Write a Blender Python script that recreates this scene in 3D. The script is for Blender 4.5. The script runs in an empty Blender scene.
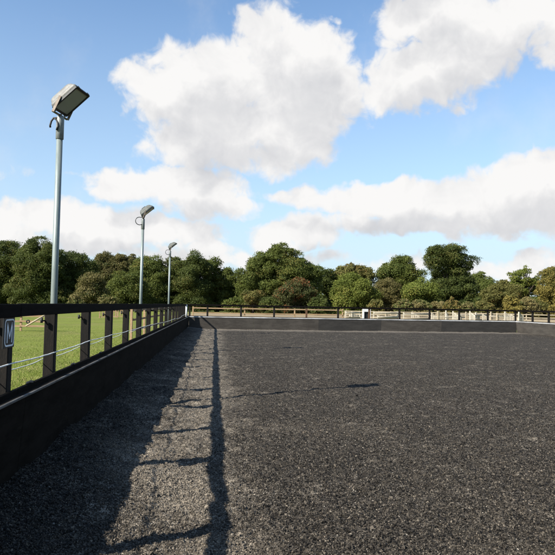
import bpy, bmesh, math, random
import numpy as np
from mathutils import Vector, Matrix
random.seed(7)
rng = np.random.default_rng(11)
S = bpy.context.scene
COL = S.collection
R = math.radians

# ------------------------------------------------------------------ camera
F = 620.0                      # focal length in pixels of a 555 px wide picture
CAM = Vector((0, 0, 1.5))
_ry = Vector((215 - 277.5, -(304.0 - 277.5), -F)).normalized()          # where the long side of the arena vanishes
_r2 = Vector((555 - 277.5, -(304.0 + .019 * 340 - 277.5), -F)).normalized()
_up = (_r2.cross(_ry)).normalized()
if _up.y < 0: _up = -_up
_xx = _ry.cross(_up).normalized()
# columns of world->camera are the world axes expressed in camera space
W2C = Matrix((_xx, _ry, _up)).transposed()
C2W = W2C.transposed()
cd = bpy.data.cameras.new('camera'); cam = bpy.data.objects.new('camera', cd); COL.objects.link(cam)
cam.matrix_world = Matrix.Translation(CAM) @ C2W.to_4x4()
cd.sensor_width = 36; cd.lens = 36 * F / 555; cd.clip_end = 5000; cd.clip_start = .05
S.camera = cam

def ray(px, py):
    return (C2W @ Vector((px - 277.5, -(py - 277.5), -F))).normalized()
def at(px, py, Y):             # the point seen at a pixel, Y metres down the arena
    d = ray(px, py); t = Y / d.y
    return CAM + d * t

# ------------------------------------------------------------------ light
LD = Vector((1.16, 1.16 * .66, -1)).normalized()     # direction the sunlight travels
el = math.asin(-LD.z); az = math.atan2(-LD.x, -LD.y)   # clockwise from +Y
sl = bpy.data.lights.new('sun', 'SUN'); so = bpy.data.objects.new('sun', sl); COL.objects.link(so)
sl.energy = 5.0; sl.angle = R(.53); sl.color = (1, .945, .85)
so.rotation_euler = LD.to_track_quat('-Z', 'Y').to_euler(); so.location = (-30, -20, 40)

class NT:
    def __init__(s, tree): s.t = tree
    def n(s, typ, **kw):
        nd = s.t.nodes.new(typ)
        ins = kw.pop('ins', {})
        for k, v in kw.items(): setattr(nd, k, v)
        for k, v in ins.items():
            if isinstance(v, bpy.types.NodeSocket): s.t.links.new(v, nd.inputs[k])
            else: nd.inputs[k].default_value = v
        return nd
    def m(s, op, a, b=None, c=None, clamp=False):
        nd = s.t.nodes.new('ShaderNodeMath'); nd.operation = op; nd.use_clamp = clamp
        for i, v in enumerate((a, b, c)):
            if v is None: continue
            if isinstance(v, bpy.types.NodeSocket): s.t.links.new(v, nd.inputs[i])
            else: nd.inputs[i].default_value = v
        return nd.outputs[0]
    def v(s, op, a, b=None, c=None):
        nd = s.t.nodes.new('ShaderNodeVectorMath'); nd.operation = op
        for i, v in enumerate((a, b, c)):
            if v is None: continue
            if isinstance(v, bpy.types.NodeSocket): s.t.links.new(v, nd.inputs[i])
            else: nd.inputs[i].default_value = v
        return nd.outputs['Value'] if op in ('LENGTH', 'DOT_PRODUCT', 'DISTANCE') else nd.outputs[0]
    def ss(s, x, a, b, lo=0., hi=1.):
        nd = s.t.nodes.new('ShaderNodeMapRange'); nd.interpolation_type = 'SMOOTHSTEP'
        s.t.links.new(x, nd.inputs[0])
        for i, v in enumerate((a, b, lo, hi)): nd.inputs[i + 1].default_value = v
        return nd.outputs[0]
    def mix(s, fac, a, b, mode='MIX'):
        nd = s.t.nodes.new('ShaderNodeMix'); nd.data_type = 'RGBA'; nd.blend_type = mode
        for k, v in ((0, fac), (6, a), (7, b)):
            if isinstance(v, bpy.types.NodeSocket): s.t.links.new(v, nd.inputs[k])
            else: nd.inputs[k].default_value = v if k == 0 else (*v, 1)
        return nd.outputs[2]
    def noise(s, vec, scale, detail=4, rough=.5, dim='3D', dist=0.):
        nd = s.t.nodes.new('ShaderNodeTexNoise'); nd.noise_dimensions = dim
        s.t.links.new(vec, nd.inputs['Vector'])
        nd.inputs['Scale'].default_value = scale; nd.inputs['Detail'].default_value = detail
        nd.inputs['Roughness'].default_value = rough; nd.inputs['Distortion'].default_value = dist
        return nd

# ---- world: Nishita sky with cumulus clouds laid out by direction
W = bpy.data.worlds.new('World'); S.world = W; W.use_nodes = True
wt = W.node_tree; wt.nodes.clear(); N = NT(wt)
STR = .066
sky = N.n('ShaderNodeTexSky', sky_type='NISHITA', sun_disc=False, sun_elevation=el, sun_rotation=az,
          altitude=50, air_density=1.0, dust_density=.3, ozone_density=1.3)
clouds = [ # px, py, rx, ry, strength
 (264,50,40,44,1.05),(225,82,56,42,1.05),(182,104,60,38,1.0),(148,92,46,20,1.0),(292,84,66,60,1.15),(338,92,40,32,1.05),(235,130,95,40,1.1),(280,140,58,30,1.0),(175,140,40,26,.9),
 (385,98,36,20,.95),(424,80,50,32,1.1),(462,62,48,38,1.1),(440,14,60,24,1),(500,28,62,32,1.05),(556,32,40,28,1),
 (398,40,26,12,.62),(326,15,10,6,.68),(470,118,24,9,.5),
 (530,196,60,38,1.1),(470,206,54,28,1.05),(415,206,50,25,1),(370,208,50,22,1.0),(325,204,48,18,.95),(288,195,34,12,.85),(300,234,60,17,1),(355,230,60,16,.92),(420,230,50,13,.85),(600,186,60,40,1.1),
 (196,192,52,26,1.0),(146,187,56,22,1),(222,205,34,17,.95),
 (45,222,55,19,1),(-10,228,46,20,1),(105,231,74,20,1),(170,234,58,17,.9),(60,243,105,14,.8),
 (212,250,32,11,.85),(242,256,24,11,.85),
 (525,264,72,14,.9),(585,258,60,16,.8),(205,262,70,13,.85),(400,266,70,9,.62),(470,270,60,9,.7),(330,262,50,8,.6),
 (395,-40,60,30,1),(700,120,80,40,1),(-120,150,90,30,1),
]
g = bpy.data.node_groups.new('cloud_field', 'ShaderNodeTree')
g.interface.new_socket('P', in_out='INPUT', socket_type='NodeSocketVector')
g.interface.new_socket('A', in_out='INPUT', socket_type='NodeSocketFloat')
g.interface.new_socket('D', in_out='OUTPUT', socket_type='NodeSocketFloat')
G = NT(g); gi = g.nodes.new('NodeGroupInput'); go = g.nodes.new('NodeGroupOutput')
P0 = gi.outputs[0]
wn = G.noise(P0, 9., 4, .55, '2D')
wv = G.v('MULTIPLY', G.v('SUBTRACT', wn.outputs['Color'], (.5, .5, .5)), (.11, .085, 0))
P = G.v('ADD', P0, wv)
acc = None
for (cx, cy, rx, ry, st) in clouds:
    d = ray(cx, cy); a = math.atan2(d.x, d.y); e = math.asin(d.z)
    ix, iy = F / rx, F / ry
    q = G.v('MULTIPLY_ADD', P, (ix, iy, 0), (-a * ix, -e * iy, 0))
    r = G.v('DOT_PRODUCT', q, q)
    b = G.m('MULTIPLY_ADD', r, -.5 * st, st)
    acc = b if acc is None else G.m('MAXIMUM', acc, b)
acc = G.m('MAXIMUM', acc, -.6)
# clouds over the rest of the sky, away from the photographed part
sepg = g.nodes.new('ShaderNodeSeparateXYZ'); g.links.new(P0, sepg.inputs[0])
away = G.ss(G.m('ABSOLUTE', sepg.outputs[0]), .7, 1.1)
gen = G.noise(P0, 2.6, 2, .5, '2D')
genb = G.m('MULTIPLY', G.m('MULTIPLY_ADD', gen.outputs[0], 4., -2.45), away)
acc = G.m('MAXIMUM', acc, G.m('ADD', genb, G.m('MULTIPLY_ADD', away, .6, -.6)))
fb = G.noise(P0, 26., 7, .58, '2D', .3)
fb2 = G.noise(P0, 8., 3, .5, '2D')
dd = G.m('ADD', acc, G.m('MULTIPLY', G.m('SUBTRACT', fb.outputs[0], .5), gi.outputs[1]))
dd = G.m('ADD', dd, G.m('MULTIPLY_ADD', fb2.outputs[0], .6, -.3))
dd = G.m('SUBTRACT', dd, .5)
g.links.new(dd, go.inputs[0])

tc = N.n('ShaderNodeTexCoord')
sx = N.n('ShaderNodeSeparateXYZ', ins={0: tc.outputs['Generated']})
azn = N.m('ARCTAN2', sx.outputs[0], sx.outputs[1])
eln = N.m('ARCSINE', sx.outputs[2])
Pp = N.n('ShaderNodeCombineXYZ', ins={0: azn, 1: eln, 2: 0.}).outputs[0]
def field(off, amp):
    gn = wt.nodes.new('ShaderNodeGroup'); gn.node_tree = g; gn.inputs[1].default_value = amp
    wt.links.new(N.v('ADD', Pp, off), gn.inputs[0]); return gn.outputs[0]
D0 = field((0, 0, 0), .85); D1 = field((-.016, .044, 0), .5)
mask = N.ss(D0, -.16, .25)
wisp = N.noise(Pp, 5., 6, .62, '2D')
thin = N.m('MULTIPLY', N.ss(wisp.outputs[0], .52, .8), .16)
mask = N.m('MAXIMUM', mask, thin)
mask = N.m('MULTIPLY', mask, N.ss(eln, -.02, .03))
base_ = N.m('MULTIPLY_ADD', D0, -.35, .16)
sh = N.m('ADD', N.ss(D1, .08, .62, 0., .66), base_)
puff = N.noise(N.v('ADD', Pp, (.0, .0, .0)), 13., 5, .55, '2D', .4)
sh = N.m('ADD', sh, N.m('MULTIPLY_ADD', puff.outputs[0], .9, -.46), clamp=True)
k = 1 / STR
ccol = N.mix(sh, (.402 * k, .398 * k, .394 * k), (.262 * k, .266 * k, .280 * k))
skyc = N.mix(1., sky.outputs[0], (1.08, 1.24, 1.34), 'MULTIPLY')
hz = N.m('ADD', N.m('MULTIPLY', N.ss(eln, .55, .05), .5), N.m('MULTIPLY', N.ss(eln, .22, .0), .4))
skyc = N.mix(hz, skyc, (.262 * k, .318 * k, .368 * k))
fin = N.mix(mask, skyc, ccol)
bg = N.n('ShaderNodeBackground', ins={0: fin, 1: STR})
wo = N.n('ShaderNodeOutputWorld', ins={0: bg.outputs[0]})
W.cycles.sampling_method = 'MANUAL'; W.cycles.sample_map_resolution = 512

S.view_settings.view_transform = 'Standard'; S.view_settings.look = 'None'
S.view_settings.exposure = 1.25; S.view_settings.gamma = 1; S.view_settings.use_curve_mapping = False
S.render.engine = 'CYCLES'

# ------------------------------------------------------------------ materials
def mat(name, fn):
    m = bpy.data.materials.new(name); m.use_nodes = True
    t = m.node_tree; t.nodes.clear(); n = NT(t)
    p = n.n('ShaderNodeBsdfPrincipled'); o = n.n('ShaderNodeOutputMaterial', ins={0: p.outputs[0]})
    fn(n, p, o); return m
def setp(n, p, key, v):
    if isinstance(v, bpy.types.NodeSocket): n.t.links.new(v, p.inputs[key])
    else: p.inputs[key].default_value = (*v, 1) if isinstance(v, tuple) else v
def bump(n, p, h, strength=.5, dist=.01):
    b = n.n('ShaderNodeBump', ins={'Height': h, 'Strength': strength, 'Distance': dist})
    n.t.links.new(b.outputs[0], p.inputs['Normal'])
def sc3(c, k_=.52): return tuple(v * k_ for v in c)
def worn(name, c1, c2, scale=6., rough=.7, stretch=(1, 1, 1), spec=.3, bs=.4, bd=.004, metal=0., c3=None):
    c1, c2 = sc3(c1), sc3(c2); c3 = sc3(c3) if c3 else None
    def fn(n, p, o):
        tcn = n.n('ShaderNodeTexCoord'); oi = n.n('ShaderNodeObjectInfo')
        vec = n.v('ADD', n.v('MULTIPLY', tcn.outputs['Object'], stretch), n.v('MULTIPLY', oi.outputs['Location'], (.37, .21, .5)))
        a = n.noise(vec, scale, 8, .62)
        b = n.noise(vec, scale * 7, 4, .6)
        f = n.ss(n.m('ADD', n.m('MULTIPLY', a.outputs[0], .7), n.m('MULTIPLY', b.outputs[0], .3)), .36, .64)
        c = n.mix(f, c1, c2)
        if c3:
            sp = n.noise(vec, scale * 3, 5, .7)
            c = n.mix(n.ss(sp.outputs[0], .60, .68), c, c3)
        setp(n, p, 'Base Color', c); setp(n, p, 'Roughness', rough); setp(n, p, 'Metallic', metal)
        p.inputs['Specular IOR Level'].default_value = spec
        bump(n, p, b.outputs[0], bs, bd)
    return mat(name, fn)
M = {}
M['black_wood'] = worn('black_painted_wood', (.005, .0045, .004), (.012, .010, .009), 3., .85, (1, 8, 8), .04, .5, .004, c3=(.022, .018, .014))
M['black_post'] = worn('black_painted_post', (.007, .006, .005), (.018, .014, .011), 5., .8, (6, 6, 1), .2, .6, .005, c3=(.035, .026, .018))
M['brown_post'] = worn('weathered_brown_post', (.10, .055, .03), (.20, .11, .06), 5., .8, (6, 6, 1), .2, .6, .005)
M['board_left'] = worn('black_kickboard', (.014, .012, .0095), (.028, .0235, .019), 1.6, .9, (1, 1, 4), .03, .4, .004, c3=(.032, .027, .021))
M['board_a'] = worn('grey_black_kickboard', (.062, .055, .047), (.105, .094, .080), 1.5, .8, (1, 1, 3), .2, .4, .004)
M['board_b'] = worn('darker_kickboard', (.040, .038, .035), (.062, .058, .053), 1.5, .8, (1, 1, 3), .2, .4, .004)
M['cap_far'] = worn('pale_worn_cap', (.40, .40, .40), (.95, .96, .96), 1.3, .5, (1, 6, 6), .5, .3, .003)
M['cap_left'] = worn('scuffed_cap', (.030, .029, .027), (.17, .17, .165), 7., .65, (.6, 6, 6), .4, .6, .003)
M['timber'] = worn('fresh_timber', (.44, .27, .14), (.62, .44, .27), 3., .8, (1, 8, 8), .2, .5, .004)
M['pale_timber'] = worn('pale_bleached_timber', (.46, .37, .25), (.64, .54, .39), 3., .8, (1, 8, 8), .2, .5, .004)
M['cream'] = worn('cream_painted_wood', (.54, .47, .36), (.74, .67, .55), 5., .6, (1, 1, 1), .3, .3, .003)
M['white'] = worn('white_plastic', (.95, .95, .94), (1., 1., .99), 6., .45, (1, 1, 1), .5, .2, .002)
M['rope'] = worn('white_rope', (1.2, 1.2, 1.15), (1.5, 1.5, 1.43), 30., .8, (1, 1, 1), .2, .5, .002)
M['rubber'] = worn('black_rubber', (.008, .008, .008), (.02, .02, .02), 20., .6, (1, 1, 1), .4, .5, .003)
M['galv'] = worn('galvanised_steel', (.27, .33, .32), (.38, .44, .42), 7., .48, (3, 3, .5), .5, .25, .002, metal=.25)
M['galv_dull'] = worn('dull_galvanised_steel', (.26, .29, .28), (.42, .45, .44), 14., .55, (1, 1, 1), .5, .4, .002, metal=.3)
M['housing'] = worn('stained_white_housing', (.20, .195, .18), (.34, .335, .31), 9., .55, (1, 1, 1), .4, .4, .003, c3=(.15, .125, .09))
M['housing2'] = worn('weathered_grey_housing', (.10, .11, .10), (.20, .21, .19), 9., .6, (1, 1, 1), .3, .4, .003)
M['frame'] = worn('dark_lamp_frame', (.012, .016, .014), (.03, .035, .032), 14., .4, (1, 1, 1), .5, .3, .002)
M['steel'] = worn('rusty_bracket', (.16, .12, .09), (.30, .25, .20), 18., .6, (1, 1, 1), .4, .5, .002, metal=.3)
M['bark'] = worn('grey_brown_bark', (.06, .045, .032), (.13, .105, .08), 2., .9, (3, 3, .7), .1, .8, .05)
M['sign'] = worn('black_sign_plate', (.012, .012, .013), (.018, .018, .019), 9., .5, (1, 1, 1), .4, .1, .001)
M['letter'] = worn('pale_sign_paint', (1.2, 1.28, 1.35), (1.5, 1.55, 1.6), 30., .6, (1, 1, 1), .3, .1, .001)
def glassfn(n, p, o):
    setp(n, p, 'Base Color', (.27, .29, .23)); setp(n, p, 'Roughness', .12)
    p.inputs['Specular IOR Level'].default_value = .6; p.inputs['Coat Weight'].default_value = .3
M['glass'] = mat('lamp_glass', glassfn)
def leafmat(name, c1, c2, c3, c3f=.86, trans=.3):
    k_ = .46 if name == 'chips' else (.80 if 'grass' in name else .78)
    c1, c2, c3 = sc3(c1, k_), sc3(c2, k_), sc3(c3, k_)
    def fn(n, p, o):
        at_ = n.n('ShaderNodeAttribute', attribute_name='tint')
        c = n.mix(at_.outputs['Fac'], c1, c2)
        a2 = n.n('ShaderNodeAttribute', attribute_name='odd')
        c = n.mix(n.ss(a2.outputs['Fac'], c3f, c3f + .06), c, c3)
        setp(n, p, 'Base Color', c); setp(n, p, 'Roughness', .65); p.inputs['Specular IOR Level'].default_value = .15
        tr = n.n('ShaderNodeBsdfTranslucent', ins={0: n.mix(.25, c, (.25, .3, .05))})
        ms = n.n('ShaderNodeMixShader', ins={0: trans, 1: p.outputs[0], 2: tr.outputs[0]})
        n.t.links.new(ms.outputs[0], o.inputs[0])
    return mat(name, fn)
LM = {
 'dark': leafmat('dark_green_leaves', (.038, .056, .014), (.096, .115, .028), (.14, .13, .035)),
 'green': leafmat('green_leaves', (.058, .080, .018), (.130, .152, .034), (.18, .16, .04)),
 'bright': leafmat('bright_green_leaves', (.080, .106, .018), (.175, .200, .040), (.24, .22, .05)),
 'olive': leafmat('olive_leaves', (.090, .092, .026), (.185, .170, .052), (.22, .15, .05), .8),
 'brown': leafmat('brown_olive_leaves', (.095, .086, .030), (.185, .155, .060), (.06, .075, .025), .75),
 'red': leafmat('green_leaves_turning_red', (.050, .062, .020), (.105, .105, .038), (.23, .082, .035), .68),
 'gold': leafmat('golden_leaves', (.150, .124, .030), (.270, .220, .058), (.09, .10, .03), .75),
 'ochre': leafmat('ochre_undergrowth', (.150, .130, .050), (.260, .210, .090), (.10, .12, .035), .7),
 'grass': leafmat('grass_blades', (.125, .175, .025), (.260, .300, .068), (.40, .33, .15), .84),
 'chip': leafmat('chips', (.008, .0070, .0058), (.52, .440, .338), (.42, .33, .25), .975, 0.),
}

# ------------------------------------------------------------------ object helpers
def tag(o, label=None, cat=None, group=None, kind=None):
    for k_, v_ in (('label', label), ('category', cat), ('group', group), ('kind', kind)):
        if v_: o[k_] = v_
    return o
def empty(name, loc=(0, 0, 0), rz=0., label=None, cat=None, group=None):
    o = bpy.data.objects.new(name, None); COL.objects.link(o); o.location = loc; o.rotation_euler = (0, 0, rz)
    o.empty_display_size = .2
    return tag(o, label, cat, group)
def link(name, me, m=None, parent=None, loc=None, rz=None):
    o = bpy.data.objects.new(name, me); COL.objects.link(o)
    if m: me.materials.append(m) if m.name not in [x.name for x in me.materials] else None
    if parent: o.parent = parent
    if loc is not None: o.location = loc
    if rz is not None: o.rotation_euler = (0, 0, rz)
    return o
def np_mesh(name, V, Fc, smooth=False, attrs=None):
    me = bpy.data.meshes.new(name); V = np.asarray(V, np.float32); Fc = np.asarray(Fc, np.int32)
    nf, nk = Fc.shape
    me.vertices.add(len(V)); me.vertices.foreach_set('co', V.ravel())
    me.loops.add(nf * nk); me.loops.foreach_set('vertex_index', Fc.ravel())
    me.polygons.add(nf); me.polygons.foreach_set('loop_start', np.arange(0, nf * nk, nk, dtype=np.int32))
    try: me.polygons.foreach_set('loop_total', np.full(nf, nk, np.int32))
    except Exception: pass
    me.polygons.foreach_set('use_smooth', np.full(nf, smooth))
    me.update(calc_edges=True)
    for k_, v_ in (attrs or {}).items():
        a = me.attributes.new(k_, 'FLOAT', 'FACE'); a.data.foreach_set('value', np.asarray(v_, np.float32))
    return me
def fin_bm(bm, name, smooth=False, bev=0., seg=1):
    if bev: bmesh.ops.bevel(bm, geom=bm.edges[:], offset=bev, segments=seg, affect='EDGES', clamp_overlap=True)
    bmesh.ops.recalc_face_normals(bm, faces=bm.faces[:])
    me = bpy.data.meshes.new(name); bm.to_mesh(me); bm.free()
    if smooth:
        for p in me.polygons: p.use_smooth = True
    return me
def add_box(bm, x0, x1, y0, y1, z0, z1, mtx=None):
    c = Matrix.Translation(((x0 + x1) / 2, (y0 + y1) / 2, (z0 + z1) / 2)) @ Matrix.Diagonal((x1 - x0, y1 - y0, z1 - z0, 1))
    if mtx is not None: c = mtx @ c
    return bmesh.ops.create_cube(bm, size=1, matrix=c)
def box(name, x0, x1, y0, y1, z0, z1, m, parent=None, bev=.005, seed=None, warp=0.):
    bm = bmesh.new(); add_box(bm, x0, x1, y0, y1, z0, z1)
    if bev: bmesh.ops.bevel(bm, geom=bm.edges[:], offset=bev, segments=1, affect='EDGES')
    if warp:
        for v in bm.verts: v.co += Vector((0, random.uniform(-warp, warp) * .5, random.uniform(-warp, warp) * .2))
    return link(name, fin_bm(bm, name), m, parent)
def add_beam(bm, a, b, w, h, up=Vector((0, 0, 1))):
    a = Vector(a); b = Vector(b); d = (b - a); L = d.length; d.normalize()
    s = d.cross(up)
    if s.length < 1e-4: s = d.cross(Vector((0, 1, 0)))
    s.normalize(); u = s.cross(d)
    m = Matrix((d, s, u)).transposed().to_4x4(); m.translation = (a + b) / 2
    bmesh.ops.create_cube(bm, size=1, matrix=m @ Matrix.Diagonal((L, w, h, 1)))
def add_tube(bm, pts, r, n=8, cap=True):
    pts = [Vector(p) for p in pts]; rs = r if isinstance(r, (list, tuple)) else [r] * len(pts)
    rings = []; prev = None
    for i, p in enumerate(pts):
        t = (pts[min(i + 1, len(pts) - 1)] - pts[max(i - 1, 0)]).normalized()
        if prev is None:
            u = t.cross(Vector((0, 0, 1)))
            if u.length < .1: u = t.cross(Vector((1, 0, 0)))
        else: u = prev - t * prev.dot(t)
        u.normalize(); prev = u; w = t.cross(u)
        rings.append([bm.verts.new(p + (u * math.cos(2 * math.pi * j / n) + w * math.sin(2 * math.pi * j / n)) * rs[i]) for j in range(n)])
    for a, b in zip(rings, rings[1:]):
        for j in range(n): bm.faces.new((a[j], a[(j + 1) % n], b[(j + 1) % n], b[j]))
    if cap: bm.faces.new(rings[0][::-1]); bm.faces.new(rings[-1])
def tube(name, pts, r, m, parent=None, n=8, smooth=True):
    bm = bmesh.new(); add_tube(bm, pts, r, n); return link(name, fin_bm(bm, name, smooth), m, parent)

# ------------------------------------------------------------------ numpy noise
_lat = rng.random((512, 512))
def vn(x, y, s, ox=0):
    x = x / s + 37.3 + ox * 17.1; y = y / s + 91.7 + ox * 5.3
    xi = np.floor(x).astype(int); yi = np.floor(y).astype(int); fx = x - xi; fy = y - yi
    fx = fx * fx * (3 - 2 * fx); fy = fy * fy * (3 - 2 * fy)
    a = _lat[xi % 512, yi % 512]; b = _lat[(xi + 1) % 512, yi % 512]; c = _lat[xi % 512, (yi + 1) % 512]; d = _lat[(xi + 1) % 512, (yi + 1) % 512]
    return (a * (1 - fx) + b * fx) * (1 - fy) + (c * (1 - fx) + d * fx) * fy - .5
def ground_h(x, y):
    trk = np.exp(-((x + .5) / .9) ** 2)
    h = (.030 + .020 * trk) * vn(x, y, .95, 1) + (.026 + .030 * trk) * vn(x, y, .34, 2) + (.015 + .012 * trk) * vn(x, y, .13, 3) + .020 * vn(x, y, .055, 4) + .014 * vn(x, y, .026, 5)
    h = h + (.115 + .03 * vn(x, y, .8, 6)) * np.exp(-(np.maximum(x + 1.58, 0) / .78) ** 2)
    return h - .0

# ------------------------------------------------------------------ ground
def arenafn(n, p, o):
    geo = n.n('ShaderNodeNewGeometry'); pos = geo.outputs['Position']
    sp = n.n('ShaderNodeSeparateXYZ', ins={0: pos})
    v1 = n.n('ShaderNodeTexVoronoi', ins={'Vector': pos, 'Scale': 85.})
    v2 = n.n('ShaderNodeTexVoronoi', ins={'Vector': pos, 'Scale': 30.})
    s1 = n.n('ShaderNodeSeparateColor', ins={0: v1.outputs['Color']}); s2 = n.n('ShaderNodeSeparateColor', ins={0: v2.outputs['Color']})
    mx = n.noise(pos, 1.1, 5, .6); mx2 = n.noise(pos, 5.5, 5, .65); mx3 = n.noise(pos, 260., 2, .6)
    grain = n.m('ADD', n.m('MULTIPLY', s1.outputs[0], .55), n.m('ADD', n.m('MULTIPLY', s2.outputs[1], .2), n.m('MULTIPLY', mx3.outputs[0], .25)))
    c = n.mix(n.ss(grain, .15, .95), (0.0036, 0.0033, 0.0030), (0.0840, 0.0730, 0.0595))
    # drier, sandier track along the fence, narrowed to paint the board shade darker
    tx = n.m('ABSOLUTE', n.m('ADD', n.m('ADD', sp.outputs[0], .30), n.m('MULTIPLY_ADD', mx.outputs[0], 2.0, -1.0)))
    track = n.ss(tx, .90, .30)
    sandy_lit = n.m('MULTIPLY', track, n.ss(mx2.outputs[0], .25, .65), clamp=True)
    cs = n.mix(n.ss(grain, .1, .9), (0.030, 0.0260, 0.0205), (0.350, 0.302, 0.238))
    c = n.mix(n.m('MULTIPLY', sandy_lit, .72), c, cs)
    patch = n.m('MULTIPLY', n.ss(mx2.outputs[0], .48, .68), n.ss(mx.outputs[0], .44, .62))
    c = n.mix(n.m('MULTIPLY', patch, .6), c, cs)
    # sand swept up along the far boards
    mm = n.n('ShaderNodeMath', operation='MULTIPLY_ADD'); n.t.links.new(sp.outputs[0], mm.inputs[0]); mm.inputs[1].default_value = -.0845; 
    n.t.links.new(sp.outputs[1], mm.inputs[2])
    edge = n.ss(n.m('ADD', mm.outputs[0], n.m('MULTIPLY', mx.outputs[0], .8)), 34.6, 36.9)
    c = n.mix(n.m('MULTIPLY', edge, .7), c, (0.150, 0.133, 0.112))
    spk = n.m('MULTIPLY', n.ss(s1.outputs[2], .972, .985), 1.)
    c = n.mix(spk, c, (0.2376, 0.2112, 0.1716))
    setp(n, p, 'Base Color', c); setp(n, p, 'Roughness', .9); p.inputs['Specular IOR Level'].default_value = .08
    bump(n, p, n.m('ADD', v1.outputs['Distance'], n.m('MULTIPLY', grain, .8)), .9, .012)
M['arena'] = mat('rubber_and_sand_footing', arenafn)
def grassfn(n, p, o):
    geo = n.n('ShaderNodeNewGeometry'); pos = geo.outputs['Position']
    a = n.noise(pos, .09, 5, .6); b = n.noise(pos, .9, 6, .65); d = n.noise(pos, 14., 5, .7)
    c = n.mix(n.ss(d.outputs[0], .3, .7), (0.086, 0.112, 0.015), (0.168, 0.188, 0.040))
    big = n.noise(pos, .35, 4, .6); c = n.mix(n.m('MULTIPLY', n.ss(big.outputs[0], .45, .6), .45), c, (.085, .105, .016))
    c = n.mix(n.m('MULTIPLY', n.ss(b.outputs[0], .5, .72), .5), c, (0.165, 0.150, 0.055))
    c = n.mix(n.m('MULTIPLY', n.ss(a.outputs[0], .5, .66), .5), c, (0.175, 0.145, 0.065))
    sp = n.n('ShaderNodeSeparateXYZ', ins={0: pos}); w = n.m('MULTIPLY_ADD', a.outputs[0], 16., -8.)
    m1 = n.m('MULTIPLY', n.ss(n.m('ADD', sp.outputs[0], n.m('MULTIPLY', w, .4)), -5.5, -3.5), n.ss(n.m('ADD', sp.outputs[1], w), 58., 64.))
    m1 = n.m('MULTIPLY', m1, n.ss(n.m('ADD', sp.outputs[1], n.m('MULTIPLY', w, 1.5)), 122., 108.))
    st = n.mix(n.ss(d.outputs[0], .35, .65), (0.170, 0.128, 0.076), (0.270, 0.220, 0.148))
    c = n.mix(m1, c, st)
    setp(n, p, 'Base Color', c); setp(n, p, 'Roughness', .85); p.inputs['Specular IOR Level'].default_value = .1
    bump(n, p, d.outputs[0], .8, .05)
M['grass'] = mat('mown_grass', grassfn)
FL = Vector((-1.6, 37.1, 0)); FR = Vector((19.7, 38.9, 0))     # far corners of the arena
fslope = (FR.y - FL.y) / (FR.x - FL.x)
xs = [-1.66]
while xs[-1] < 19.9:
    x = xs[-1]; xs.append(x + (.014 if x < 1.6 else .014 + .0042 * (x - 1.6)))
ys = [-7., -5, -3, -1, 0, 1, 2, 2.5]
while ys[-1] < 37.15: ys.append(ys[-1] + max(.0125, .0042 * ys[-1]))
ys[-1] = 37.15
X, Yg = np.meshgrid(np.array(xs), np.array(ys))
Yw = Yg + np.where(Yg > 30, (Yg - 30) / 7.15, 0) * fslope * (X + 1.6)
Z = ground_h(X, Yw)
nx, ny = len(xs), len(ys)
idx = np.arange(nx * ny).reshape(ny, nx)
Fq = np.stack([idx[:-1, :-1].ravel(), idx[:-1, 1:].ravel(), idx[1:, 1:].ravel(), idx[1:, :-1].ravel()], 1)
me = np_mesh('arena_surface', np.stack([X.ravel(), Yw.ravel(), Z.ravel()], 1), Fq, True)
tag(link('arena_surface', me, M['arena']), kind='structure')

def sheet(name, pts, z, m):
    bm = bmesh.new(); bm.faces.new([bm.verts.new((x, y, z)) for x, y in pts]); return link(name, fin_bm(bm, name), m)
gf = sheet('grass_field', [(-2500, -600), (2500, -600), (2500, 4000), (-2500, 4000)], -.06, M['grass']); tag(gf, kind='structure')

# loose chips of rubber and grit lying on the footing
NCH = 170000
yc = 3.0 / (1 - rng.random(NCH) * (1 - 3.0 / 17.0))
xc = -1.55 + rng.random(NCH) * (.58 * yc + 1.75)
zc = ground_h(xc, yc)
base = np.array([[1, 0, 0], [-1, 0, 0], [0, 1, 0], [0, -1, 0], [0, 0, 1], [0, 0, -1]], float)
sz = rng.gamma(3.5, .0011, NCH) + .0025
sc = np.stack([sz * rng.uniform(.8, 1.4, NCH), sz * rng.uniform(.6, 1.1, NCH), sz * rng.uniform(.5, .9, NCH)], 1)
V = base[None] * sc[:, None, :] + rng.normal(0, .22, (NCH, 6, 3)) * sz[:, None, None]
def rotm(n):
    q = rng.normal(size=(n, 4)); q /= np.linalg.norm(q, axis=1)[:, None]; w, x, y, z = q.T
    return np.stack([1-2*(y*y+z*z), 2*(x*y-z*w), 2*(x*z+y*w), 2*(x*y+z*w), 1-2*(x*x+z*z), 2*(y*z-x*w), 2*(x*z-y*w), 2*(y*z+x*w), 1-2*(x*x+y*y)], 1).reshape(n, 3, 3)
V = np.einsum('nij,nkj->nki', rotm(NCH), V)
V += np.stack([xc, yc, zc + sz * .25], 1)[:, None, :]
tri = np.array([[0, 2, 4], [2, 1, 4], [1, 3, 4], [3, 0, 4], [2, 0, 5], [1, 2, 5], [3, 1, 5], [0, 3, 5]])
Fc = (np.arange(NCH) * 6)[:, None, None] + tri[None]
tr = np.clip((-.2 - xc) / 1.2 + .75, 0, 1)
tr = np.exp(-((xc + .30 + .9 * vn(xc, yc, 1.6, 41)) / .52) ** 2) * np.clip(.75 + 1.2 * vn(xc, yc, .5, 42), 0, 1) + .5 * np.clip(3 * (vn(xc, yc, 1.4, 43) - .16), 0, 1)  # sandier chips on the same band; darker ones painted into the boards' shade
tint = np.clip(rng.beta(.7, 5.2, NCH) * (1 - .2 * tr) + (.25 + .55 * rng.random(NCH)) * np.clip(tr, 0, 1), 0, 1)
odd = np.clip(rng.random(NCH) + .02 * tr, 0, 1)
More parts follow.
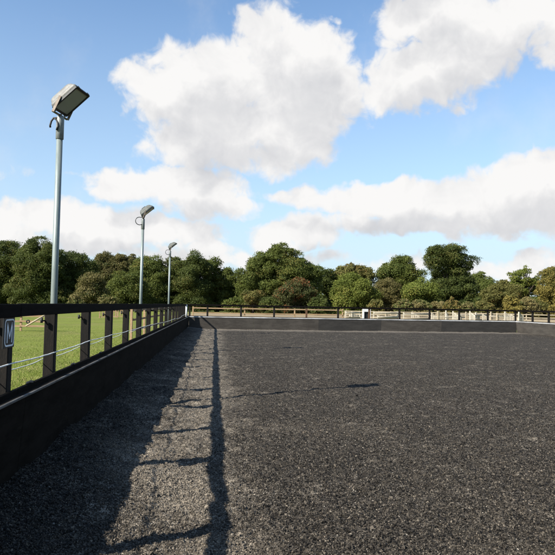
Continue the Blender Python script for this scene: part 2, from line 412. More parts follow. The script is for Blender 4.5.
me = np_mesh('rubber_chips', V.reshape(-1, 3), Fc.reshape(-1, 3), False, {'tint': np.repeat(tint, 8), 'odd': np.repeat(odd, 8)})
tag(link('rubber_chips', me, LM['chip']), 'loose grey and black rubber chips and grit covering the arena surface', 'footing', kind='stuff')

# ------------------------------------------------------------------ the arena fence
def make_fence(loc, ang, L, posts, label, left=False, x0=0., brown=()):
    """local x runs along the fence, +y is outside the arena; y = 0 is the arena face of the posts"""
    t = empty('arena_fence', loc, ang, label, 'fence', 'black fences around the arena')
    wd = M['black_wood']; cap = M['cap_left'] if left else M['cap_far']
    pm = None
    for i, xp in enumerate(posts):
        if i % 5 == 0:
            bm = bmesh.new(); add_box(bm, -.052, .052, 0, .105, -.35, 1.455 + random.uniform(-.008, .004)); pm = fin_bm(bm, 'post', bev=.007)
            pm.materials.append(M['black_post'])
        me_ = pm
        if i in brown: me_ = pm.copy(); me_.materials.clear(); me_.materials.append(M['brown_post'])
        po = link('post', me_, None, t, (xp, 0, 0)); po.rotation_euler = (random.uniform(-.006, .006), random.uniform(-.008, .008), random.uniform(-.03, .03))
        if i in brown: po['label'] = 'weathered brown post'
        if left and xp < 26:
            bm = bmesh.new(); add_tube(bm, [(-.052, .10, 1.30), (-.075, .115, 1.30), (-.10, .12, 1.305)], [.008, .008, .008], 8)
            add_tube(bm, [(-.10, .12, 1.28), (-.10, .12, 1.33)], .013, 10)
            link('insulator', fin_bm(bm, 'insulator', True), M['rubber'], po)
    # boards come in lengths
    cuts = [x0]; n = 0
    while cuts[-1] < L - 2.5: cuts.append(cuts[-1] + (3.74 if left else 4.04))
    cuts[-1] = L
    for i, (a, b) in enumerate(zip(cuts, cuts[1:])):
        dz = random.uniform(-.004, .004)
        box('top_rail', a + .002, b - .002, -.036, -.001, 1.368 + dz, 1.474 + dz, wd, t, .005, warp=.004)
        box('backing_board', a + .002, b - .002, -.036, -.001, .56, .785 + dz * .6, wd, t, .004, warp=.004)
        bm = bmesh.new()
        # kickboard leaning slightly outwards at the foot
        nseg = 1
        zs = [.738, -.12]; vs = []
        prof = [(-.100, .728 if left else .693), (-.060, .728 if left else .693), (.012, -.15), (-.03, -.15)]
        A = [bm.verts.new((a + .003, y, z)) for y, z in prof]; B = [bm.verts.new((b - .003, y, z)) for y, z in prof]
        for j in range(4): bm.faces.new((A[j], A[(j + 1) % 4], B[(j + 1) % 4], B[j]))
        bm.faces.new(A); bm.faces.new(B[::-1])
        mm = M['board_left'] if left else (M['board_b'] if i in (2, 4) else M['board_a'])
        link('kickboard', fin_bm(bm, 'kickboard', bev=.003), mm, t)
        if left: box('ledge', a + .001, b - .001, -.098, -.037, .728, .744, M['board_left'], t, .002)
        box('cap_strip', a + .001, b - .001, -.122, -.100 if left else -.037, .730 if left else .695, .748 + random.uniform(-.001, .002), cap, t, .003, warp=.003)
    return t
pl = [-4.2, -2.3, -.5, 1.32, 3.2, 5.09, 6.49, 8.25, 9.99, 11.85, 13.9] + [13.9 + 1.9 * i for i in range(1, 13)]
# left fence: origin at (-1.6, 0), running along +Y
lf = make_fence((-1.6, 0, 0), R(90), 37.05, pl, 'black post and rail fence in shadow with tall kickboards along the left side', True, -6.0)
ang = math.atan2(FR.y - FL.y, FR.x - FL.x); LL = (FR - FL).length
pf = [.12, 1.17] + [1.17 + 2.02 * i for i in range(1, 10)] + [LL - .06]
ff = make_fence((FL.x + .0, FL.y + .05, 0), ang, LL - .04, pf, 'sunlit black fence across the far end of the arena with pale capped boards', False, -.09, (4, 6))
rf = make_fence((FR.x, FR.y - .15, 0), R(-90), 44, [1.75 + 1.9 * i for i in range(22)], 'black fence on the right side, running from the far corner towards the viewer', False, -.10)

# lump of rubber on the boards of the left fence
for (px, Yv, s_, lab) in ((29, 5.60, .06, 'black rubber lump on the board edge between the lettered post and the second post'),
                      (73, 7.25, .055, 'black rubber lump on the board edge just before the third post'),
                      (101, 8.95, .045, 'smaller black rubber lump on the board edge before the fourth post')):
    bm = bmesh.new(); bmesh.ops.create_icosphere(bm, subdivisions=3, radius=1)
    for v in bm.verts:
        nrm = v.co.copy(); f_ = 1 + .25 * math.sin(nrm.x * 5 + px) * math.cos(nrm.y * 4 + nrm.z * 3)
        v.co = Vector((nrm.x * s_ * .3 * f_, nrm.y * s_ * 1.7 * f_, max(nrm.z, -.35) * s_ * .25 * f_))
    o = link('rubber_lump', fin_bm(bm, 'rubber_lump', True), M['rubber']); o.location = (-1.583, Yv, .785 + .35 * .25 * s_)
    tag(o, lab, 'rubber lump', 'rubber lumps lying on the left boards')

# the letter M fixed on the first post in view
sgn = empty('letter_sign', (-1.590, 5.022, 1.247), 0, 'narrow black letter sign with a pale outlined M on the first fence post', 'sign')
sgn.rotation_euler = (R(90), 0, R(90))        # local x right, local y up, z towards the viewer
bm = bmesh.new(); add_box(bm, -.135, .125, -.118, .118, -.004, .004); link('sign_plate', fin_bm(bm, 'sign_plate', bev=.002), M['sign'], sgn)
bm = bmesh.new()
rr = []; w_, h_, r_ = .105, .100, .035
for (sx_, sy_, a0) in ((1, 1, 0), (-1, 1, 90), (-1, -1, 180), (1, -1, 270)):
    for k_ in range(5):
        a = R(a0 + 22.5 * k_); rr.append(Vector((sx_ * (w_ - r_) + r_ * math.cos(a), sy_ * (h_ - r_) + r_ * math.sin(a), .0055)))
for i in range(len(rr)):
    add_beam(bm, rr[i], rr[(i + 1) % len(rr)], .012, .002, Vector((0, 0, 1)))
link('outline', fin_bm(bm, 'outline'), M['letter'], sgn)
bm = bmesh.new()
for a, b in (((-.055, -.078), (-.055, .078)), ((.055, -.078), (.055, .078)), ((-.055, .078), (0, -.045)), ((0, -.045), (.055, .078))):
    add_beam(bm, (a[0], a[1], .0062), (b[0], b[1], .0062), .016, .002, Vector((0, 0, 1)))
link('letter', fin_bm(bm, 'letter'), M['letter'], sgn)
o = box('metal_strip', -.006, .006, -.004, .004, .82, 1.36, M['galv_dull'], None, .002); o.location = (-1.688, 5.030, 0)
tag(o, 'thin grey metal strip running down the left edge of the lettered post', 'metal strip')

# ropes of the electric fence
def rope(name, knots, sag, r, label, jit=.004):
    pts = []
    for (a, b) in zip(knots, knots[1:]):
        a = Vector(a); b = Vector(b); n_ = 10
        for k_ in range(n_):
            t_ = k_ / n_; p = a.lerp(b, t_); p.z -= sag * 4 * t_ * (1 - t_) * (.6 + .8 * random.random()) if False else sag * 4 * t_ * (1 - t_)
            p.z += random.uniform(-jit, jit) * .5; pts.append(p)
    pts.append(Vector(knots[-1]))
    o = tube(name, pts, r, M['rope'], None, 6)
    tag(o, label, 'rope', 'electric fence ropes along the left fence'); return o
hz_ = {5.09: 1.0, 6.49: .985, 8.25: 1.0, 9.99: .99, 11.85: .97, 13.9: .965, 15.8: .95, 17.7: .93, 19.6: .90}
kn = [(-1.592, yy, (1.01 if yy < 5 else hz_.get(yy, .88 if yy < 26 else (.84 if yy < 31 else .90)))) for yy in pl if yy > -3]
rope('electric_fence_rope', kn, .008, .0058, 'white rope stretched across the arena side of the left fence posts')
kn2 = [(-1.73, yy + .06, z_ - .065 - .03 * random.random()) for (_, yy, z_) in kn if yy < 24]
rope('electric_fence_rope', kn2, .02, .0042, 'thinner white rope sagging on the grass side of the left fence posts')
# knots on the second post
# white stake near the far end of the left fence
st = empty('fence_stake', (-1.53, 33.9, .745), 0, 'slim white plastic stake standing on the ledge of the left boards near the far corner', 'stake')
tube('stake_rod', [(0, 0, .0), (0, 0, .3), (0, 0, .66)], [.05, .05, .05], M['white'], st, 10)
tube('stake_cap', [(0, 0, .66), (0, 0, .69)], [.058, .05], M['white'], st, 10)

# ------------------------------------------------------------------ floodlights
def ring_rect(w, h, r, n=5):
    out = []
    for (sx_, sy_, a0) in ((1, 1, 0), (-1, 1, 90), (-1, -1, 180), (1, -1, 270)):
        for k_ in range(n):
            a = R(a0 + 90 * k_ / (n - 1)); out.append((sx_ * (w - r) + r * math.cos(a), sy_ * (h - r) + r * math.sin(a)))
    return out
hh = Vector((.967, -.256, 0)); a2 = Vector((.256, .967, 0)); zz = Vector((0, 0, 1))
e1 = (hh * .765 + zz * .644).normalized(); nn = (hh * .644 - zz * .765).normalized()
TOP = 3.98; HC = Vector((.135, 0, TOP + .215))
HM = Matrix((a2, e1, -nn)).transposed().to_4x4(); HM.translation = HC      # local x = depth axis, y = up the glass, z = back
def loft(bm, rings, mtx, cap0=True, cap1=True):
    vr = [[bm.verts.new(mtx @ Vector(p)) for p in r] for r in rings]
    n = len(vr[0])
    for a, b in zip(vr, vr[1:]):
        for j in range(n): bm.faces.new((a[j], a[(j + 1) % n], b[(j + 1) % n], b[j]))
    if cap0: bm.faces.new(vr[0][::-1])
    if cap1: bm.faces.new(vr[-1])
def make_flood(loc, label, hook):
    t = empty('floodlight_mast', loc, 0 if hook else R(20), label, 'floodlight', 'floodlight masts behind the left fence')
    tube('pole', [(0, 0, -.1), (0, 0, 2.), (0, 0, TOP - .30)], [.046, .043, .041], M['galv'], t, 16)
    bm = bmesh.new(); add_tube(bm, [(0, 0, TOP - .31), (0, 0, TOP - .305), (0, 0, TOP - .02), (0, 0, TOP)], [.044, .052, .052, .046], 16)
    link('pole_sleeve', fin_bm(bm, 'pole_sleeve', True), M['galv_dull'], t)
    bm = bmesh.new()                                        # housing: rim plus domed back with cooling ribs
    rings = []
    for (s, d_) in ((1, .0), (1, .05), (.96, .062)): rings.append([(x * s, y * s, d_) for x, y in ring_rect(.182, .212, .03)])
    for k_ in range(1, 9):
        a = R(86 * k_ / 8); s = max(math.cos(a), 0) ** .55 * .93 + .0
        rings.append([(x * s, y * s - .02 * math.sin(a), .062 + .105 * math.sin(a)) for x, y in ring_rect(.182, .212, .05)])
    loft(bm, rings, HM)
    hs = link('housing', fin_bm(bm, 'housing', True), M['housing' if hook else 'housing2'], t)
    bm = bmesh.new(); add_box(bm, -.07, .07, -.10, .06, .13, .185, HM); link('ballast_box', fin_bm(bm, 'ballast_box', bev=.02, seg=2), M['housing2' if not hook else 'housing'], hs)
    bm = bmesh.new()                                        # dark front frame
    o_ = ring_rect(.190, .220, .02); i_ = ring_rect(.162, .190, .015)
    for z0, z1 in ((-.014, .012),):
        A = [bm.verts.new(HM @ Vector((x, y, z0))) for x, y in o_]; B = [bm.verts.new(HM @ Vector((x, y, z0))) for x, y in i_]
        C_ = [bm.verts.new(HM @ Vector((x, y, z1))) for x, y in o_]; D_ = [bm.verts.new(HM @ Vector((x, y, z1))) for x, y in i_]
        n = len(A)
        for j in range(n):
            k2 = (j + 1) % n
            for P_, Q_ in ((A, B), (B, D_), (D_, C_), (C_, A)): bm.faces.new((P_[j], P_[k2], Q_[k2], Q_[j]))
    fr = link('front_frame', fin_bm(bm, 'front_frame'), M['frame'], t)
    bm = bmesh.new(); loft(bm, [[(x, y, -.003) for x, y in ring_rect(.161, .189, .014)], [(x, y, -.0065) for x, y in ring_rect(.161, .189, .014)]], HM)
    link('glass', fin_bm(bm, 'glass'), M['glass'], t)
    for sx_, sy_ in ((1, 1), (1, -1), (-1, 1), (-1, -1)):
        bm = bmesh.new(); c_ = HM @ Vector((sx_ * .13, sy_ * .216, -.005)); add_tube(bm, [c_ + nn * .022, c_ - nn * .02], .014, 8)
        link('clip', fin_bm(bm, 'clip', True), M['frame'], fr)
    bm = bmesh.new()                                        # U-shaped yoke
    pa = [HM @ Vector((s_ * .197, -.03, .045)) for s_ in (-1, 1)]
    basez = TOP + .015
    pb = [Vector((a2.x * s_ * .197, a2.y * s_ * .197, basez)) for s_ in (-1, 1)]
    for p, q in zip(pa, pb): add_beam(bm, p, q + Vector((0, 0, -.003)), .035, .008, a2)
    add_beam(bm, pb[0], pb[1], .040, .010)
    add_tube(bm, [(0, 0, TOP - .01), (0, 0, basez + .02)], .022, 8)
    link('yoke', fin_bm(bm, 'yoke'), M['steel'], t)
    if hook: pts = [(.02, -.03, TOP - .02), (-.035, -.03, TOP - .03), (-.078, -.03, TOP - .03), (-.108, -.03, TOP - .075), (-.122, -.03, TOP - .135), (-.118, -.03, TOP - .16)]
    else:
        pts = [(.04, -.02, TOP + .06)] + [(-.11 + .12 * math.cos(R(a)), -.03, TOP - .075 + .115 * math.sin(R(a))) for a in range(75, 330, 22)]
    bm = bmesh.new(); add_tube(bm, pts, .013 if hook else .011, 8)
    if hook: add_tube(bm, [(-.07, -.035, TOP - .035), (-.04, -.035, TOP - .055), (-.018, -.05, TOP - .10), (-.012, -.06, TOP - .15), (-.03, -.06, TOP - .20)], .012, 8)
    link('cable', fin_bm(bm, 'cable', True), M['rubber'] if hook else M['frame'], t)
    return t
make_flood((-2.13, 8.5, 0), 'nearest and tallest-looking floodlight on a galvanised pole, white housing against blue sky', True)
make_flood((-2.18, 18.6, 0), 'middle floodlight mast with a curled cable, its lamp against grey cloud', False)
make_flood((-2.18, 29.7, 0), 'farthest and smallest floodlight mast, near the far corner of the arena', False)

# ------------------------------------------------------------------ timber fences and jumps outside the arena
def rail_fence(name, a, b, hts, sp, mk, label, group=None, pw=.09, rh=.085, top=None, jx=0.):
    a = Vector(a); b = Vector(b); L = (b - a).length; t = empty(name, a, math.atan2(b.y - a.y, b.x - a.x), label, 'fence', group)
    n = max(2, int(L / sp) + 1)
    bm = bmesh.new(); add_box(bm, -pw / 2, pw / 2, -pw / 2, pw / 2, -.1, (top or max(hts) + .08)); pm = fin_bm(bm, 'post', bev=.008); pm.materials.append(M[mk])
    for i in range(n):
        po = link('post', pm, None, t, (L * i / (n - 1), .0, random.uniform(-.03, .02))); po.rotation_euler = (random.uniform(-.02, .02), random.uniform(-.02, .02), 0)
    for h in hts:
        bm = bmesh.new(); y = -pw / 2 - .018
        for i in range(n - 1):
            x0_, x1_ = L * i / (n - 1), L * (i + 1) / (n - 1)
            add_beam(bm, (x0_, y, h + random.uniform(-.015, .015)), (x1_ - .004, y, h + random.uniform(-.015, .015)), .03, rh)
        link('rail', fin_bm(bm, 'rail'), M[mk], t)
    return t
def gp(px, Y): p = at(px, 306, Y); return (p.x, Y, 0)
rail_fence('paddock_fence', gp(193, 44.5), gp(343, 46), (.86, 1.20), 3.2, 'timber', 'two-rail brown timber fence just beyond the left half of the far arena end')
rail_fence('paddock_fence', gp(346, 55), gp(640, 52), (.55, .80, 1.08), 2.0, 'pale_timber', 'long pale three-rail fence beyond the right half of the far arena end')
rail_fence('paddock_fence', gp(345, 66), gp(520, 70), (.45, .75, 1.0), 1.9, 'pale_timber', 'second pale rail fence farther back, behind the long pale one')
rail_fence('paddock_fence', (-22.35, 32.5, 0), (-8.35, 33.2, 0), (.20, .42, .70), 1.55, 'timber', 'low three-rail timber fence on the grass seen above the letter sign', pw=.1)
rail_fence('paddock_fence', gp(132, 24), (-2.75, 38, 0), (.45, .85, 1.22), 3.1, 'timber', 'timber rail fence on the grass behind the far half of the left fence')
# dirty white pole leaning on the low fence
o = tube('jump_pole', [at(26, 326, 32.2), at(46, 314.5, 32.2)], .045, M['pale_timber'], None, 10)
tag(o, 'long pale pole leaning across the low timber fence on the grass', 'pole')
for (px, Y, s_, lab) in ((28, 32.0, .10, 'black tyre hung on the leaning pale pole by the low timber fence'),):
    c_ = at(px, 321.6, Y); bm = bmesh.new(); n1, n2 = 20, 10; vs = [[bm.verts.new(c_ + Vector(((s_ * .72 + s_ * .3 * math.cos(2*math.pi*j/n2)) * math.cos(2*math.pi*i/n1), s_ * .3 * math.sin(2*math.pi*j/n2), (s_ * .72 + s_ * .3 * math.cos(2*math.pi*j/n2)) * math.sin(2*math.pi*i/n1)))) for j in range(n2)] for i in range(n1)]
    for i in range(n1):
        for j in range(n2): bm.faces.new((vs[i][j], vs[(i+1) % n1][j], vs[(i+1) % n1][(j+1) % n2], vs[i][(j+1) % n2]))
    tag(link('tyre', fin_bm(bm, 'tyre', True), M['rubber']), lab, 'tyre')

def jump_wing(px, Y, h, w, rz, label, mk='cream'):
    t = empty('jump_stand', gp(px, Y), rz, label, 'jump stand', 'pale show-jump stands beyond the far arena end')
    box('upright', -.05, .05, -.05, .05, 0, h, M[mk], t, .006); box('upright', w - .04, w + .04, -.04, .04, 0, h * .72, M[mk], t, .006)
    bm = bmesh.new()
    add_beam(bm, (0, 0, h * .93), (w, 0, h * .70), .05, .07); add_beam(bm, (0, 0, .12), (w, 0, .12), .05, .08)
    for k_ in range(1, 4): add_beam(bm, (w * k_ / 4, 0, .12), (w * k_ / 4, 0, h * (.93 - .23 * k_ / 4)), .025, .06, Vector((1, 0, 0)))
    link('wing_slats', fin_bm(bm, 'wing_slats'), M[mk], t)
    for fx in (0, w): box('foot', fx - .04, fx + .04, -.34, .34, .0, .07, M[mk], t, .004)
    return t
jl = ['tall pale jump stand, leftmost of the cluster beyond the far fence', 'pale jump stand second from the left in the far cluster', 'lean white jump stand in the left of the far cluster', 'wide pale jump stand in the far cluster beside the stacked poles',
      'pale jump stand near the middle of the far cluster', 'short pale jump stand near the middle of the far cluster', 'pale jump stand right of the middle of the far cluster', 'tall white jump stand just left of the far right corner', 'pale jump stand by the far right corner post', 'pale jump stand just right of the far right corner post', 'low pale jump stand between the lean white one and the wide one', 'tall narrow jump stand directly right of the wide one', 'slanting pale jump stand left of the tall white one', 'lone pale jump stand just left of the far cluster', 'pale jump stand left of the small white frame', 'pale jump stand between the white frame and the light green bushy tree', 'pale jump stand below the light green bushy tree', 'pale jump stand between the tall white one and the far right corner post']
for i, (px, Y, h, w, rz) in enumerate(((438, 49, 1.28, .55, .2), (446, 51, 1.35, .5, .9), (453, 48, 1.30, .4, -.4), (466, 50, 1.25, .7, .1), (476, 52, 1.2, .5, .6), (483, 49, 1.1, .5, -.2), (491, 51, 1.3, .5, .35), (505, 48, 1.34, .5, 0.), (519, 46, 1.35, .5, .5), (523, 47, 1.05, .6, 2.6), (459, 49, 1.15, .5, .8), (470, 50, 1.32, .4, -.6), (497, 50, 1.2, .5, .9), (432, 52, 1.1, .5, .1), (352, 52, 1.05, .5, .3), (386, 53, 1.05, .5, .2), (412, 53, 1.1, .6, -.3), (511, 49, 1.15, .5, -.4))):
    jump_wing(px, Y, h, w, rz, jl[i], 'cream' if i % 3 else 'pale_timber')
for i, (px, Y, h, w, rz) in enumerate(((100, 58, .85, .9, .2), (109, 60, .8, .8, .1), (116, 62, .9, .9, .1))):
    jump_wing(px, Y, h, w, rz, ['pale jump stand on the grass, left of the three seen under the left rail', 'middle one of three pale jump stands seen under the left rail', 'right one of three pale jump stands seen under the left rail'][i], 'timber')
# poles of the jumps
pp = [(346, 360, 50, .98), (374, 398, 50, 1.0), (404, 430, 51, .95), (378, 400, 48, .72), (434, 466, 50, .75), (456, 488, 51, .95), (488, 516, 50, .9), (350, 361, 52, .7)]
for i, (pa_, pb_, Y, h) in enumerate(pp):
    a_ = gp(pa_, Y); b_ = gp(pb_, Y + 1.5)
    o = empty('jump', (a_[0], a_[1], 0), 0, ['pale jump with a single pole nearest the white frame on its left side', 'pale two-stand jump directly right of the white frame', 'pale jump in front of the ochre undergrowth at mid right', 'low pale jump right of the white frame, below a higher pole',
              'low pale jump among the leftmost of the clustered stands', 'pale jump behind the middle of the clustered stands', 'pale jump just left of the far right corner', 'low pale jump left of the white frame, farther back'][i], 'jump', 'pale show jumps beyond the far arena end')
    d_ = Vector(b_) - Vector(a_)
    tube('pole', [(0, 0, h), (d_.x, d_.y, h + .02)], .05, M['cream'], o, 8)
    tube('pole', [(0, .02, h * .62), (d_.x, d_.y + .02, h * .6)], .05, M['pale_timber'], o, 8)
    for q in (Vector((0, .09, 0)), d_ + Vector((0, .09, 0))):
        bm = bmesh.new(); add_box(bm, q.x - .045, q.x + .045, q.y - .04, q.y + .04, 0, h + .16); add_box(bm, q.x - .3, q.x + .3, q.y - .045, q.y + .045, 0, .06)
        link('upright', fin_bm(bm, 'upright', bev=.004), M['cream'], o)
# white frame with a dark opening behind the far fence
wf = empty('white_frame', at(366.3, 330, 40.0).xy.to_3d(), R(4), 'small white arched frame with a dark opening standing behind the far fence', 'white frame')
bm = bmesh.new(); W2, TH = .27, 1.42
out = [(-W2, 0), (-W2, TH - .09), (-W2 + .04, TH - .02), (-W2 + .1, TH), (W2 - .1, TH), (W2 - .04, TH - .02), (W2, TH - .09), (W2, 0), (W2 - .1, 0), (W2 - .1, TH - .24), (-W2 + .1, TH - .24), (-W2 + .1, 0)]
A = [bm.verts.new((x, -.05, z)) for x, z in out]; B = [bm.verts.new((x, .05, z)) for x, z in out]
bm.faces.new(A); bm.faces.new(B[::-1])
for j in range(len(out)): k2 = (j + 1) % len(out); bm.faces.new((A[j], A[k2], B[k2], B[j]))
link('surround', fin_bm(bm, 'surround'), M['white'], wf)
box('dark_panel', -W2 + .1, W2 - .1, .052, .07, .1, TH - .2, M['rubber'], wf, 0)

# ------------------------------------------------------------------ trees
def leaves(C, Nrm, size):
    n = len(C); r = rng.normal(size=(n, 3)); nm = Nrm + r * .75; nm /= np.linalg.norm(nm, axis=1)[:, None]
    u = np.cross(nm, rng.normal(size=(n, 3))); u /= np.linalg.norm(u, axis=1)[:, None]; v = np.cross(nm, u)
    a = size * rng.uniform(.6, 1.3, n); b = a * rng.uniform(.5, .9, n)
    V = np.stack([C + u * a[:, None], C + v * b[:, None] + nm * (a * .2)[:, None], C - u * a[:, None], C - v * b[:, None] - nm * (a * .1)[:, None]], 1)
    return V
def crown_mesh(lobes, org, leaf=.17, dens=1., lump=1.15, gap=.12, loose=.17):
    """lobes: (centre, rx, ry, rz) in world; returns mesh local to org"""
    Cs, Ns, T = [], [], []
    for (c, rx, ry, rz) in lobes:
        c = np.array(c); area = 4 * math.pi * ((rx * ry) ** 1.6 / 3 + (rx * rz) ** 1.6 / 3 + (ry * rz) ** 1.6 / 3) ** (1 / 1.6)
        nl = max(8, int(area / (lump ** 2) * 1.25))
        d = rng.normal(size=(nl, 3)); d /= np.linalg.norm(d, axis=1)[:, None]
        rad = rng.uniform(.4, 1.22, nl) ** .6
        lc = c + d * rad[:, None] * np.array([rx, ry, rz]) * .86
        lr = lump * (.3 + 1.0 * rng.random(nl) ** 1.5) * min(1, min(rx, rz) / 2.2 + .25)
        keep = rng.random(nl) > gap
        for p, r_, dd_ in zip(lc[keep], lr[keep], d[keep]):
            m = int(dens * 5.2 * r_ * r_ / (leaf * leaf)); m = max(8, min(m, 620))
            q = rng.normal(size=(m, 3)) + dd_ * .5 + np.array([0, 0, .35]); q /= np.linalg.norm(q, axis=1)[:, None]
            rr_ = r_ * np.clip(rng.normal(.86, loose, m), .2, 1.75)
            Cs.append(p + q * rr_[:, None] * np.array([rng.uniform(.8, 1.4), rng.uniform(.8, 1.4), rng.uniform(.55, .95)])); Ns.append(q)
            t0 = rng.normal(.5, .2); T.append(np.clip(t0 + rng.normal(0, .11, m), 0, 1))
        m = int(area * 1.6 * dens)                     # inner foliage closes the crown
        q = rng.normal(size=(m, 3)); q /= np.linalg.norm(q, axis=1)[:, None]
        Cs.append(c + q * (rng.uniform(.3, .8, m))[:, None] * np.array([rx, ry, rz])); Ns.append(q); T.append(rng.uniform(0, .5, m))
    C = np.concatenate(Cs); Nn = np.concatenate(Ns); T = np.concatenate(T)
    ok = C[:, 2] > .15; C, Nn, T = C[ok], Nn[ok], T[ok]
    V = leaves(C - np.array(org), Nn, leaf); n = len(C)
    # odd colour comes in patches
    pat = vn(C[:, 0] * 1. + C[:, 1], C[:, 2] * 1., 1.6, 9) + .5
    odd = np.clip(.55 * rng.random(n) + .6 * pat, 0, 1)
    return np_mesh('crown', V.reshape(-1, 3), np.arange(n * 4).reshape(n, 4), False, {'tint': T, 'odd': odd})
def tree(name, px, Y, lobes, lk, label, group='trees beyond the arena', cat='tree', leaf=.17, dens=1., lump=1.15, gap=.12, trunk_h=None, seedy=1., twigs=0):
    k_ = Y / F
    L = []
    for (cx, cy, rx, ry) in lobes:
        p = at(cx, cy, Y + random.uniform(-1.2, 1.2)); L.append(((p.x, p.y, p.z), rx * k_ * .93, (rx + ry) / 2 * k_ * 1.0, ry * k_ * .95))
    x0_ = min(l[0] - l[2] for l in lobes); x1_ = max(l[0] + l[2] for l in lobes); w_ = (x1_ - x0_) / 2
    for q in (-.5, .05, .55):
        p = at((x0_ + x1_) / 2 + q * w_, 304, Y + random.uniform(-1, 2)); h_ = random.uniform(1.1, 1.6); L.append(((p.x, p.y, h_), w_ * .5 * k_, w_ * .4 * k_, h_ * 1.05))
    b = at(px, 306, Y); org = Vector((b.x, Y, -.05))
    t = empty(name, org, 0, label, cat, group)
    bm = bmesh.new(); hi = max(l[0][2] for l in L) ; r0 = .035 * (hi + 1) + .05
    zs_ = [0, .15, .4, .7, .95]; cx_ = np.mean([l[0][0] for l in L]) - org.x
    add_tube(bm, [(cx_ * z * .6 + random.uniform(-.1, .1) * z, random.uniform(-.1, .1), hi * z) for z in zs_], [r0 * 1.5, r0, r0 * .8, r0 * .5, r0 * .2], 8)
    for l in L:
        c = Vector(l[0]) - org
        for j in range(3):
            s0 = Vector((cx_ * .2, 0, hi * random.uniform(.2, .5))); e_ = c + Vector((random.uniform(-.7, .7) * l[1], random.uniform(-.6, .6) * l[2], random.uniform(-.2, .8) * l[3]))
            mid = s0.lerp(e_, .5) + Vector((0, 0, .3)); add_tube(bm, [s0, mid, e_], [r0 * .45, r0 * .28, .03], 6)
    link('trunk', fin_bm(bm, 'trunk', True), M['bark'], t)
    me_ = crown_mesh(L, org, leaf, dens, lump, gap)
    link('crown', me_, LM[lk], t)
    return t
TR = [
 (12, 122, [(5,262,24,20),(-14,270,20,26),(20,278,18,20),(0,286,26,18)], 'dark', 'dark green oak at the extreme left edge of the tree line'),
 (42, 114, [(38,254,14,17),(50,262,14,18),(27,262,13,18),(40,276,22,22),(54,285,15,17),(30,288,20,14)], 'dark', 'tall dark green oak behind the nearest floodlight mast'),
 (78, 120, [(74,268,14,14),(86,272,11,13),(70,284,18,17),(88,287,12,15)], 'dark', 'dark green rounded tree just right of the nearest floodlight mast'),
 (92, 108, [(91,284,11,11),(88,293,13,10),(97,291,9,12)], 'brown', 'small brownish tree in front of the dark trees at left'),
 (108, 150, [(107,265,13,12),(122,266,12,12),(98,274,13,13),(112,280,20,16),(133,268,12,13)], 'brown', 'brown and olive tree set back between the first two masts'),
 (128, 116, [(126,284,12,13),(120,293,12,12),(134,290,12,14)], 'green', 'green rounded tree just left of the middle floodlight mast'),
 (151, 122, [(149,268,11,13),(158,273,11,13),(142,276,10,14),(150,288,16,15)], 'green', 'green tree directly right of the middle floodlight mast'),
 (176, 124, [(173,271,10,14),(182,276,11,14),(175,288,16,15)], 'dark', 'dark tree behind the farthest floodlight mast'),
 (195, 122, [(192,266,10,12),(201,272,10,14),(188,280,11,16),(198,290,15,13)], 'dark', 'dark pointed tree just right of the farthest floodlight mast'),
 (217, 126, [(213,274,10,12),(224,280,10,13),(216,290,14,13)], 'green', 'lower green tree between the farthest mast and the big domed tree'),
 (234, 128, [(232,287,9,12),(228,294,12,9)], 'dark', 'small dark tree tucked against the left side of the big domed tree'),
 (280, 118, [(279,260,17,15),(264,266,16,14),(294,268,15,14),(309,276,13,13),(252,277,14,15),(280,280,28,20),(304,290,18,14),(258,291,20,13)], 'green', 'big broad domed green tree in the middle of the tree line'),
 (298, 107, [(297,289,12,10),(287,295,9,9),(308,294,9,10)], 'red', 'small tree with reddish autumn leaves in front of the big domed tree'),
 (253, 107, [(250,296,9,7),(258,298,8,6)], 'olive', 'yellow-green bush at the foot of the big domed tree', ),
 (330, 126, [(327,282,8,11),(332,291,9,12)], 'dark', 'narrow dark tree right of the big domed tree'),
 (352, 128, [(350,276,14,12),(363,278,12,13),(340,284,12,14),(356,290,20,12)], 'olive', 'pale olive tree rising behind the round bright green tree'),
 (352, 110, [(352,285,12,13),(343,293,11,11),(362,292,11,12)], 'bright', 'round bright green tree above the small white frame'),
 (386, 112, [(388,289,10,12),(380,296,9,9),(395,297,9,10)], 'brown', 'brownish olive bushy tree right of the round bright green tree'),
 (401, 128, [(403,267,11,11),(393,272,12,11),(411,276,10,12),(400,284,18,14),(383,279,9,10)], 'green', 'green tree with a lumpy top just left of the tall oak'),
 (450, 116, [(438,257,11,11),(451,256,12,10),(463,264,11,12),(444,268,13,12),(458,276,14,13),(447,287,17,14),(465,290,13,13)], 'dark', 'tall dark oak, the highest tree on the right'),
 (424, 107, [(424,289,11,9),(414,295,9,9),(433,295,9,9)], 'bright', 'light green bushy tree at the left foot of the tall oak'),
 (484, 132, [(481,283,10,11),(488,290,9,11)], 'green', 'dim green tree just right of the tall oak'),
 (500, 110, [(499,288,10,10),(492,295,9,9),(509,294,10,10)], 'olive', 'olive brown tree beside the pale-topped tree at right'),
 (523, 113, [(521,279,9,9),(527,271,5,5),(514,277,6,6),(516,289,10,11),(529,287,10,11),(536,281,5,6)], 'bright', 'bright green tree with straggling upright branches at right', ),
 (552, 108, [(551,276,10,10),(560,280,12,14),(546,290,10,12),(558,296,14,10)], 'gold', 'golden olive tree at the right edge of the picture'),
 (590, 118, [(590,268,18,18),(578,282,18,18),(602,284,18,18)], 'green', 'green tree beyond the right edge, outside the golden tree'),
 (-60, 118, [(-55,262,22,22),(-75,270,22,24),(-60,284,34,20)], 'dark', 'dark tree beyond the left edge of the tree line'),
]
